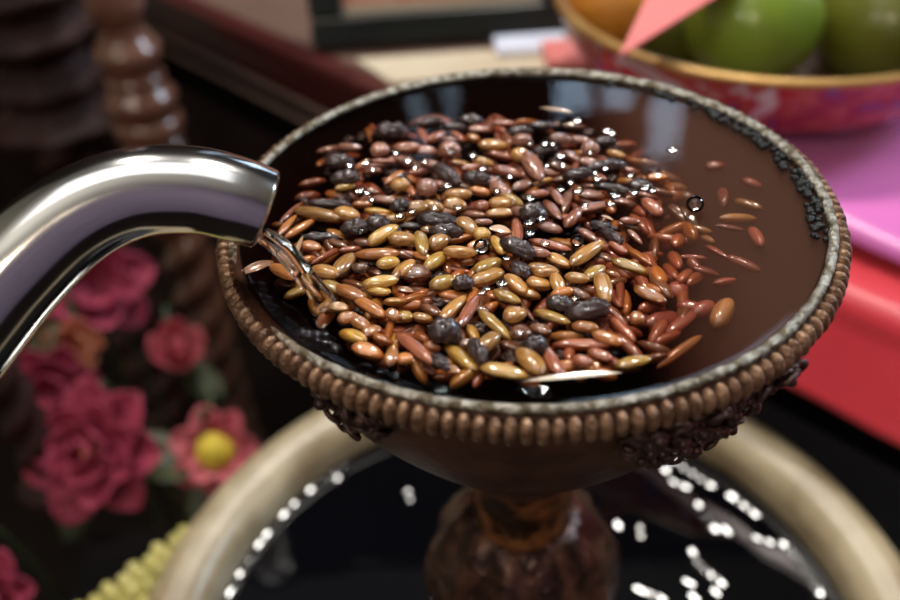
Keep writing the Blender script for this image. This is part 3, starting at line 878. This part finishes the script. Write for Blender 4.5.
# ------------------------------------------------------------------ grains
# every grain: photo position, tilt, length and width there; kind
GR = '''
349 147 10 24 8 P;340 162 0 24 14 K;345 178 0 24 14 K;345 187 -15 20 9 Y;380 150 0 18 15 P;383 161 0 24 6 R;392 131 0 28 15 K;394 178 -35 22 8 O;400 185 0 18 14 G;325 202 0 28 7 R;383 200 10 24 8 P;401 206 0 18 14 K
292 212 -45 30 7 R;288 225 -50 26 8 O;300 229 -30 34 9 O;317 214 15 46 14 G;347 214 10 24 14 G;330 204 0 36 8 K;322 238 0 34 10 K;355 228 0 24 16 K;378 212 5 26 10 Y;377 224 0 22 18 K;393 219 0 22 11 G;383 235 -25 32 13 Y;403 239 0 28 14 G
300 245 -70 16 5 T;311 247 10 20 12 O;327 256 -30 34 8 R;345 265 -50 28 16 G;325 272 15 26 15 G;360 268 0 16 13 B;377 254 3 44 12 O;388 263 -10 22 14 Y;405 255 15 22 9 R;380 282 -5 34 12 Y;378 291 10 24 12 Y;402 270 -50 26 12 G;405 290 10 16 6 T;283 272 35 30 12 O;287 285 10 24 11 B;296 293 -20 24 13 Y;350 293 25 32 13 O;333 288 20 26 14 Y;257 268 -25 34 9 T
418 208 -10 20 14 G;433 206 15 20 13 G;455 205 0 22 13 G;482 206 0 15 12 R;502 203 0 26 12 G;412 218 -20 12 5 T;415 227 0 26 8 K;438 220 5 34 14 K;446 231 0 28 13 K;467 226 30 22 14 G;472 215 10 28 10 P;500 214 0 30 10 G;483 222 -5 18 7 P;500 230 5 20 8 T;517 231 85 26 10 R;533 214 0 24 20 K;463 238 -15 30 9 O;482 234 0 16 12 Y;421 243 75 22 14 Y;439 242 -20 20 14 G;407 241 30 16 12 G;460 252 0 32 14 G;498 245 60 20 12 Y;518 248 20 30 16 K;413 255 15 28 8 R;435 262 -35 24 14 Y;451 260 40 24 11 O;456 270 10 34 8 R;467 262 0 15 9 O;407 268 -45 18 12 G
488 266 -30 28 16 Y;487 278 -20 34 16 G;417 275 0 28 18 B;443 283 -20 26 18 Y;463 283 0 18 14 K;417 296 -20 28 9 O;538 252 10 24 12 P;542 269 5 30 14 G;520 270 30 18 14 K;516 285 40 26 14 G;539 284 10 24 14 G;507 297 20 28 12 Y;473 298 -60 18 9 O
552 210 55 26 10 P;567 203 -70 20 9 P;573 218 -45 20 12 R;595 208 -15 36 10 P;630 221 0 20 8 R;646 222 80 20 13 D;652 207 35 22 13 R;607 218 20 12 5 T;588 235 30 20 7 P;603 242 20 18 7 P;635 237 40 18 6 P;638 256 37 32 9 O;630 267 17 36 12 Y;550 245 12 40 9 R;587 253 -35 38 14 G;558 261 25 26 12 G;546 272 0 24 12 G;557 283 65 20 13 G;577 278 10 24 12 G;595 273 -35 22 13 Y;603 288 75 26 16 G;620 291 88 30 9 R;650 295 22 32 12 O;677 291 20 22 16 D;603 226 10 22 9 K;612 236 40 22 10 K
370 308 30 34 13 O;412 299 -20 28 9 O;427 302 0 12 10 R;446 302 10 20 9 B;453 309 -45 34 14 G;469 311 -62 38 12 R;405 317 0 16 13 Y;422 318 10 20 13 G;393 315 20 16 12 O;390 328 -78 32 8 O;445 331 0 28 24 K;353 337 25 28 15 Y;360 323 30 22 13 O;372 332 -20 20 12 O;368 352 15 30 14 O;415 348 42 48 13 R;420 338 30 18 11 O;392 357 -70 17 13 O;405 359 0 16 13 O;462 336 75 20 6 P;460 357 45 40 15 Y;440 362 40 18 13 K;452 370 20 14 9 T;440 377 0 10 6 T;424 368 30 28 9 P;473 334 60 18 10 Y
505 297 30 22 11 Y;495 325 40 38 13 Y;515 315 -20 22 18 G;524 309 50 28 6 P;552 317 22 36 13 Y;521 333 0 20 16 B;488 343 -40 26 16 G;478 351 60 22 15 K;511 347 20 24 12 B;535 345 0 22 18 K;530 361 45 32 19 G;504 372 12 46 15 Y;550 360 60 36 15 R;582 345 3 56 13 R;582 361 20 20 12 R;585 327 10 26 13 O;607 338 15 30 12 O;588 310 -5 38 18 K;560 304 10 24 15 K;603 300 30 20 11 G;573 377 -5 88 7 S;616 316 40 30 9 R;540 330 20 22 14 B
675 187 0 24 10 F;723 196 80 16 9 D;748 203 22 28 9 F;738 217 -5 36 9 F;730 226 8 28 5 D;700 228 10 24 7 F;708 238 30 14 6 F;717 250 30 24 5 D;693 256 5 26 5 D;668 277 0 24 9 D;743 262 20 36 10 D;637 318 0 14 12 O;663 319 -20 36 13 D;682 322 -35 38 11 D;703 308 -25 24 14 D;723 312 -60 28 16 F;680 350 -32 48 9 F;633 363 -10 34 14 Y;628 347 40 38 11 R;622 329 45 34 11 R;752 182 15 20 8 D;715 165 0 18 8 D;690 306 10 26 12 D;655 305 20 22 11 D;688 240 0 20 8 D;706 270 10 26 8 D;663 240 30 24 10 D;725 280 -10 22 8 D;756 235 60 22 10 D;675 215 -10 22 8 D
423 136 60 18 9 R;436 137 -30 20 9 R;450 149 0 20 17 P;493 145 0 28 11 G;473 139 20 14 11 O;458 137 30 16 9 R;462 164 8 22 8 G;500 156 10 26 9 R;483 162 10 20 11 G;508 172 10 30 12 R;533 166 55 26 16 P;543 182 -15 20 9 G;522 140 0 18 15 P;520 155 10 18 13 G;447 174 30 24 13 K;427 188 0 20 18 P;407 178 25 22 9 O;458 194 0 26 14 G;500 190 30 20 14 P;512 200 20 22 12 Y;493 182 10 18 12 P;522 186 -20 20 10 P;477 178 10 26 13 K;407 148 0 28 12 R;465 187 10 20 11 B
590 149 0 18 16 P;616 154 15 18 10 G;573 158 25 24 11 P;627 171 10 26 11 R;612 188 10 32 8 K;657 178 0 20 9 O;557 197 60 22 10 P;570 194 -40 18 9 P;606 166 -10 34 12 K;578 174 0 26 12 K;556 110 5 30 4 T;560 139 0 22 12 P;545 150 -10 22 11 K;560 168 10 24 11 P;640 186 10 22 11 K;592 196 0 26 11 P;625 203 5 24 8 P;470 120 5 22 9 K;505 124 0 26 9 R;540 126 5 26 8 K;575 127 0 24 9 B;430 122 -10 20 9 K;565 180 -10 26 10 B;660 192 10 26 9 P;550 228 10 24 10 P;530 295 10 20 11 G;562 293 -10 22 12 O;580 294 20 22 12 B;430 310 30 22 12 B;480 310 20 18 12 B;337 308 10 22 12 G;348 318 -10 20 12 O;383 340 20 20 12 O;408 331 -30 20 10 B;432 347 10 18 11 O;466 345 0 18 12 B;436 292 -20 24 11 O;458 288 10 20 11 G;395 302 0 22 11 G;362 302 0 20 11 B;305 262 -20 22 10 O;312 284 10 22 10 B;336 244 20 22 9 B;350 250 -10 22 9 R;365 243 10 22 10 B;372 272 30 20 10 B;392 250 0 18 9 O;422 256 20 18 9 O;430 230 0 18 10 G;448 212 0 18 9 O;520 212 20 20 10 P;520 222 0 18 9 B;475 246 -20 16 9 O;530 262 0 18 9 B;570 265 10 20 10 B;605 258 20 20 9 B;618 248 30 20 9 R;612 275 20 20 10 O;640 282 10 20 9 D;590 310 10 18 9 B;615 302 40 18 9 R;565 335 0 20 10 R;600 355 20 24 12 R;613 362 30 24 11 R;560 372 30 20 9 R;372 192 10 20 10 R;362 205 0 20 9 O;372 172 0 20 10 R;405 162 10 24 10 P;427 152 0 22 11 P;432 165 10 22 10 P;417 173 -10 20 9 R;440 185 10 20 10 R;480 192 10 22 11 O;472 168 -10 22 9 R;492 171 10 22 10 P;538 194 0 20 9 R;545 172 10 22 9 P;590 163 10 22 10 P;595 178 0 22 9 R;590 187 10 20 9 P;645 196 10 22 8 R;580 140 10 22 9 P;605 142 0 20 9 K;480 130 0 22 9 P;455 127 0 22 9 K;520 131 0 22 9 K;448 140 10 18 8 P'''
items = []
for q in GR.replace('\n', ';').split(';'):
    q = q.split()
    if len(q) == 6: items.append([float(t) for t in q[:5]] + [q[5]])

WORD = {'G': 'golden tan barley grain', 'Y': 'yellow barley grain', 'O': 'orange-brown grain', 'R': 'rust-red grain', 'P': 'pinkish glossy grain', 'B': 'dull brown grain',
        'T': 'thin pale husk', 'K': 'purple-black berry', 'D': 'sunken dark red grain', 'F': 'sunken orange grain', 'S': 'long white husk'}
NAME = {'K': 'dried_berry', 'T': 'husk', 'S': 'husk'}
gm = lambda n, a, b, **k: mat(n, a, b, k.pop('rough', .34), scale=k.pop('scale', 3.2), coat=k.pop('coat', .9), coat_r=.035, stretch=k.pop('stretch', (.45, 1.5, 1.5)), tip=True, rand=k.pop('rand', .3), lo=.3, hi=.7, **k)
MATS = {'G': gm('golden_hull', (0.26, 0.095, 0.018), (0.58, 0.30, 0.08)), 'Y': gm('yellow_hull', (0.30, 0.13, 0.018), (0.60, 0.37, 0.075)),
        'O': gm('orange_hull', (0.36, 0.09, 0.018), (0.58, 0.24, 0.06)), 'R': gm('rust_hull', (0.22, 0.045, 0.02), (0.46, 0.16, 0.08)),
        'P': gm('pinkish_hull', (0.17, 0.05, 0.03), (0.44, 0.21, 0.14)), 'B': gm('brown_hull', (0.09, 0.03, 0.014), (0.24, 0.10, 0.045)),
        'T': gm('pale_husk', (0.52, 0.30, 0.17), (0.62, 0.40, 0.25)), 'S': gm('white_husk', (0.66, 0.55, 0.42), (0.74, 0.64, 0.5)),
        'K': gm('purple_black_skin', (0.012, 0.005, 0.005), (0.060, 0.026, 0.024), rough=.5, scale=1.6, coat=.55, stretch=(1, 1, 1)),
        'D': gm('soaked_red_hull', (0.40, 0.10, 0.07), (0.5, 0.15, 0.1)), 'F': gm('soaked_orange_hull', (0.55, 0.24, 0.09), (0.65, 0.32, 0.13))}


def grain_vf(kind):
    """a grain of length 2 along x and width 2: pointed, with a crease; berries are lumpy"""
    V, F = [], []
    if kind == 'berry':
        return ellipsoid((0, 0, 0), [Vector((1, 0, 0)), Vector((0, 1, 0)), Vector((0, 0, .85))], 22, 14, .42, random.random() * 40, 2.6)
    n, m = 20, 18
    for j in range(m + 1):
        u = -1 + 2 * j / m
        if kind == 'barley':
            w = max(0, 1 - abs(u) ** 2.3) ** .62 * (1 - .12 * u)
            if u > .86: w = max(w, .16 * (1 - (u - .86) / .16))
        elif kind == 'rice':
            w = max(0, 1 - abs(u) ** 2.8) ** .7
        elif kind == 'split':
            w = max(0, 1 - abs(u + .1 * (1 - u * u)) ** 2) ** .5 * (1 + .15 * u)
        else:
            w = max(0, 1 - abs(u) ** 2) ** .8
        if j in (0, m): w = 0.04
        for k in range(n):
            a = 2 * PI * k / n
            y, z = math.cos(a), math.sin(a)
            rr = w
            if kind == 'barley':
                rr *= 1 - .28 * math.exp(-((a - PI * .5) / .30) ** 2) * (1 - u * u) - .05 * math.cos(6 * a)
                z *= .86
            elif kind == 'rice':
                rr *= 1 - .10 * (0.5 + .5 * math.cos(7 * a)); z *= .85
            elif kind == 'split':
                rr *= 1 - .55 * math.exp(-((a - PI * .42) / .22) ** 2) * max(0, (u + .5)); z *= .8
            else:
                z = z * .30 + .35 * y * y
            V.append(Vector((u, rr * y + (.06 * (1 - u * u) if kind != 'husk' else .15 * (1 - u * u)), rr * z)))
    for j in range(m):
        for k in range(n):
            F.append((j * n + k, (j + 1) * n + k, (j + 1) * n + (k + 1) % n, j * n + (k + 1) % n))
    F.append(tuple(range(n))); F.append(tuple(m * n + k for k in range(n))[::-1])
    return V, F


SHAPES = {'G': ['barley', 'barley', 'split'], 'Y': ['barley', 'split'], 'O': ['barley', 'rice'], 'R': ['rice'], 'P': ['rice', 'barley'], 'B': ['barley', 'split'],
          'T': ['husk'], 'S': ['husk'], 'K': ['berry', 'berry', 'berry'], 'D': ['rice', 'barley'], 'F': ['rice']}
MESH = {}
for k, sh in SHAPES.items():
    MESH[k] = []
    for i, s in enumerate(sh):
        v, f = grain_vf(s)
        MESH[k].append(mesh('berry_mesh' if k == 'K' else 'grain_mesh', v, f, MATS[k]))
proto = {}
placed = []
for px, py, ang, ln, wd, k in items:
    sunk = k in 'DF'
    big = ln * wd
    far = min(1, max(0, (py - 110) / 270))
    z = TQ + (-.0022 + random.uniform(-.0007, .0004) if sunk else (.0005 if py < 260 else -.0003) + random.uniform(-.0005, .0008) + (.0006 if wd > 11 else -.0006) * 1.0)
    if k == 'B' : z -= .0010
    if k in 'ORP': z -= random.uniform(.0001, .0010)
    if k in 'GY': z -= random.uniform(0, .0007)
    if k == 'S': z = TQ + .0004
    if k in 'DF' and px > 690: z += .0009
    zc = z
    c = at_z(px, py, zc)
    a = math.radians(ang)
    e = at_z(px + math.cos(a) * ln * .5, py + math.sin(a) * ln * .5, zc)
    s = at_z(px - math.cos(a) * ln * .5, py - math.sin(a) * ln * .5, zc)
    dv = (e - s); L3 = min(dv.length, .0125 if k != 'S' else .02); yaw = math.atan2(dv.y, dv.x)
    depth = (c - LOC).dot(FWD)
    hw = wd * depth / f_px * .5 * random.uniform(1.04, 1.2)
    if k in 'DF': hw *= 1.2; c = c - Vector((0, 0, .0004))
    if k == 'K': hw *= 1.05
    hl = max(L3 * .5, hw * .95) * 1.12
    placed.append((px, py, k, c, yaw, hl, hw))

# rows counted from the near rim; within a row each kind is counted from the left
ORD = ['zeroth', 'first', 'second', 'third', 'fourth', 'fifth', 'sixth', 'seventh', 'eighth', 'ninth', 'tenth', 'eleventh', 'twelfth', 'thirteenth', 'fourteenth', 'fifteenth', 'sixteenth', 'seventeenth', 'eighteenth', 'nineteenth', 'twentieth']
rows = {}
for it in placed:
    row = 1 + int((385 - it[1]) / 22)
    rows.setdefault((row, it[2]), []).append(it)
for (row, k), lst in sorted(rows.items()):
    lst.sort(key=lambda t: t[0])
    for i, (px, py, _, c, yaw, hl, hw) in enumerate(lst):
        nm = NAME.get(k, 'grain')
        o = bpy.data.objects.new(nm, random.choice(MESH[k]))
        o.location = c
        o.scale = (hl, hw, hw)
        o.rotation_euler = (random.uniform(-.5, .5) if k not in 'KS' else random.uniform(-.2, .2), random.uniform(-.14, .14) if k != 'S' else 0, yaw)
        COL.objects.link(o)
        if len(lst) == 1: who = 'the only %s' % WORD[k]
        elif i == 0: who = '%s, leftmost' % WORD[k]
        elif i == len(lst) - 1: who = '%s, rightmost' % WORD[k]
        else: who = '%s, %s from the left' % (WORD[k], ORD[i + 1])
        if row == 1: where = ' in the grain row nearest the front rim'
        else: where = ' in the %s grain row behind the front rim' % ORD[row]
        lab = who + where
        if len(lab.split()) > 16: lab = lab.replace(' grain row behind', ' row behind')
        tag(o, lab, 'berry' if k == 'K' else ('husk' if k in 'TS' else 'grain'),
            {'K': 'dark berries in the goblet', 'T': 'husks in the goblet', 'S': 'husks in the goblet'}.get(k, 'grains in the goblet'))

# the lower layer: soaked grains packed under the floating ones, too many to count
POLY = [(270, 268), (290, 215), (330, 150), (390, 122), (470, 118), (560, 122), (620, 142), (665, 172), (690, 215), (700, 270), (690, 310), (640, 368), (530, 384), (440, 376), (360, 352), (318, 310)]


def inside(x, y):
    r = False
    for (x1, y1), (x2, y2) in zip(POLY, POLY[1:] + POLY[:1]):
        if (y1 > y) != (y2 > y) and x < (x2 - x1) * (y - y1) / (y2 - y1) + x1: r = not r
    return r


BK = 'GYORPBK'
SRC = {k: [grain_vf(s) for s in SHAPES[k][:2]] for k in BK}
V, F, MI, pts = [], [], [], []
tries = 0
while len(pts) < 420 and tries < 30000:
    tries += 1
    x, y = random.uniform(255, 710), random.uniform(110, 390)
    if not inside(x, y): continue
    sc_ = .55 + .45 * (y - 110) / 270
    if any((x - a) ** 2 + ((y - b_) * 1.5) ** 2 < (13 * sc_) ** 2 for a, b_ in pts): continue
    pts.append((x, y))
    if y < 215: k = random.choice('PPRRKBKOG')
    elif x > 590: k = random.choice('RRRBOB')
    else: k = random.choice('GGYOOBBRBK')
    c = at_z(x, y, TQ - random.uniform(.0014, .0030))
    hl, hw = random.uniform(.0028, .0038), random.uniform(.00105, .0014)
    if k == 'K': hl, hw = .0020, .0016
    Mx = Matrix.Rotation(random.uniform(0, PI), 3, 'Z') @ Matrix.Rotation(random.uniform(-.3, .3), 3, 'Y') @ Matrix.Rotation(random.uniform(-1, 1), 3, 'X')
    v, f = random.choice(SRC[k]); b0 = len(V)
    V += [c + Mx @ Vector((p.x * hl, p.y * hw, p.z * hw)) for p in v]
    F += [tuple(i + b0 for i in q) for q in f]; MI += [BK.index(k)] * len(f)
o = obj('grain_bed', (V, F), MATS['G'])
for k in BK[1:]: o.data.materials.append(MATS[k])
o.data.polygons.foreach_set('material_index', MI)
o['kind'] = 'stuff'; tag(o, 'lower layer of soaked mixed grains packed under the floating ones', 'grains')

# ------------------------------------------------------------------ bubbles on the tea
M_bub = liquid_mat('bubble_film', (0.93, 0.90, 0.88), (1, 1, 1), 0, ior=1.6)
BB = ('482 247 9;577 241 7;695 204 9;502 283 6;357 229 6;445 231 6;482 292 5;520 332 5;575 298 4;672 150 5;394 133 7;'
      '389 132 5;366 162 5;408 160 6;415 167 4;438 167 5;447 185 6;473 155 5;482 168 5;396 152 5;350 165 5;373 169 4;360 190 6;367 192 5;372 199 4;400 215 5;403 208 5;425 187 5;435 207 5;'
      '458 207 5;447 239 4;437 227 4;497 178 4;497 190 4;513 201 4;530 198 5;533 210 5;530 222 6;541 218 5;530 233 5;545 143 5;560 155 6;563 165 4;547 165 4;578 190 6;595 172 4;597 178 5;545 243 5;'
      '322 213 4;450 150 5;530 143 4;520 142 4;615 195 6;634 192 5;645 187 6;652 190 4;553 143 4;577 120 5;606 130 5;612 133 4;610 203 5;425 161 4;480 173 4;510 176 4;571 182 4;561 189 4;590 152 4;630 175 4;'
      '355 223 4;361 231 4;404 203 4;412 211 4;487 288 4;506 258 4;539 205 4;605 168 4;585 205 4')
bl = []
for q in BB.split(';'):
    x, y, r = [float(t) for t in q.split()]
    bl.append((x, y, r))
dome = ellipsoid((0, 0, 0), [Vector((1, 0, 0)), Vector((0, 1, 0)), Vector((0, 0, 1))], 24, 16)
bm_ = mesh('bubble_mesh', dome[0], dome[1], M_bub)
brow = {}
for t in bl: brow.setdefault(1 + int((345 - t[1]) / 18), []).append(t)
for row, lst in brow.items():
    lst.sort()
    for i, (x, y, r) in enumerate(lst):
        c = at_z(x, y, TQ + .0015)
        rr = r * (c - LOC).dot(FWD) / f_px
        o = bpy.data.objects.new('bubble', bm_); o.location = c; COL.objects.link(o)
        flat = .9 if r > 6.5 else .36                # large ones are round, small ones are flattened and tilted to mirror a lamp as glints
        o.scale = (rr, rr, rr * flat)
        hv = ((LAMP1 if (i + row) % 3 else LAMP2) - c).normalized() + (LOC - c).normalized()
        o.rotation_euler = hv.to_track_quat('Z', 'Y').to_euler()
        pos = 'only one' if len(lst) == 1 else ('leftmost' if i == 0 else 'rightmost' if i == len(lst) - 1 else ORD[i + 1] + ' from the left')
        tag(o, 'clear bubble, %s in the %s bubble row from the front' % (pos, ORD[row]), 'bubble', 'bubbles on the tea')

# ------------------------------------------------------------------ teapot spout
M_st = mat('polished_steel', (0.66, 0.65, 0.64), (0.74, 0.73, 0.71), 0.10, metal=1.0, scale=30, rough2=.17)
path = [(-330, 640, .150, 66), (-160, 470, .148, 60), (-60, 360, .1475, 56), (10, 277, .148, 52), (70, 222, .149, 48.5), (130, 194, .150, 45.5), (190, 190, .1515, 44), (235, 199, .153, 43), (264, 209, .1545, 41)]
pp3 = []
for x, y, d, r in path:
    p = at_d(x, y, d); pp3.append((p.x, p.y, p.z, r * d / f_px))
pth = spline(pp3, 10)
pot = thing('teapot', 'polished steel teapot spout reaching in from the left, pouring onto the grains', 'teapot', Vector(pp3[0][:3]))
# outside, rolled edge, inside
n = 64
Vo, Fo = tube(pth, n, cap=False)
inn = [(x, y, z, r - .0009) for x, y, z, r in pth]
Vi, Fi = tube(inn, n, cap=False)
T = (Vector(pth[-1][:3]) - Vector(pth[-2][:3])).normalized()
edge = []
off = len(Vo)
V = Vo + Vi
F = Fo + [tuple(i + off for i in q[::-1]) for q in Fi]
m = len(pth)
lastO, lastI = (m - 1) * n, off + (m - 1) * n
mid = len(V)
for k in range(n):
    V.append((V[lastO + k] + V[lastI + k]) * .5 + T * .0005)
for k in range(n):
    k2 = (k + 1) % n
    F.append((lastO + k, lastO + k2, mid + k2, mid + k)); F.append((mid + k, mid + k2, lastI + k2, lastI + k))
F.append(tuple(range(n))[::-1])
# cut the mouth on the slant: the lower lip reaches further than the upper
obj('spout', (V, F), M_st, pot)

# ------------------------------------------------------------------ poured water
a = at_d(262, 236, .1530); b = at_d(283, 251, .1515); c = at_d(304, 277, .1500); d = at_z(328, 304, TQ)
wp = spline([(a.x, a.y, a.z, .0014), (b.x, b.y, b.z, .0017), (c.x, c.y, c.z, .0016), (d.x, d.y, d.z - .0004, .0016)], 14)
v, f = tube(wp, 24, shape=lambda t: 1 + .14 * math.cos(3 * t) + .09 * math.cos(5 * t + 1))
M_wat = bpy.data.materials.new('clear_water'); M_wat.use_nodes = True
b = M_wat.node_tree.nodes['Principled BSDF']
b.inputs['Base Color'].default_value = (0.98, 0.96, 0.92, 1); b.inputs['Roughness'].default_value = 0.02
b.inputs['Transmission Weight'].default_value = 1.0; b.inputs['IOR'].default_value = 1.333
tag(obj('water_stream', (v, f), M_wat), 'clear stream of water falling from the steel spout into the goblet', 'water')
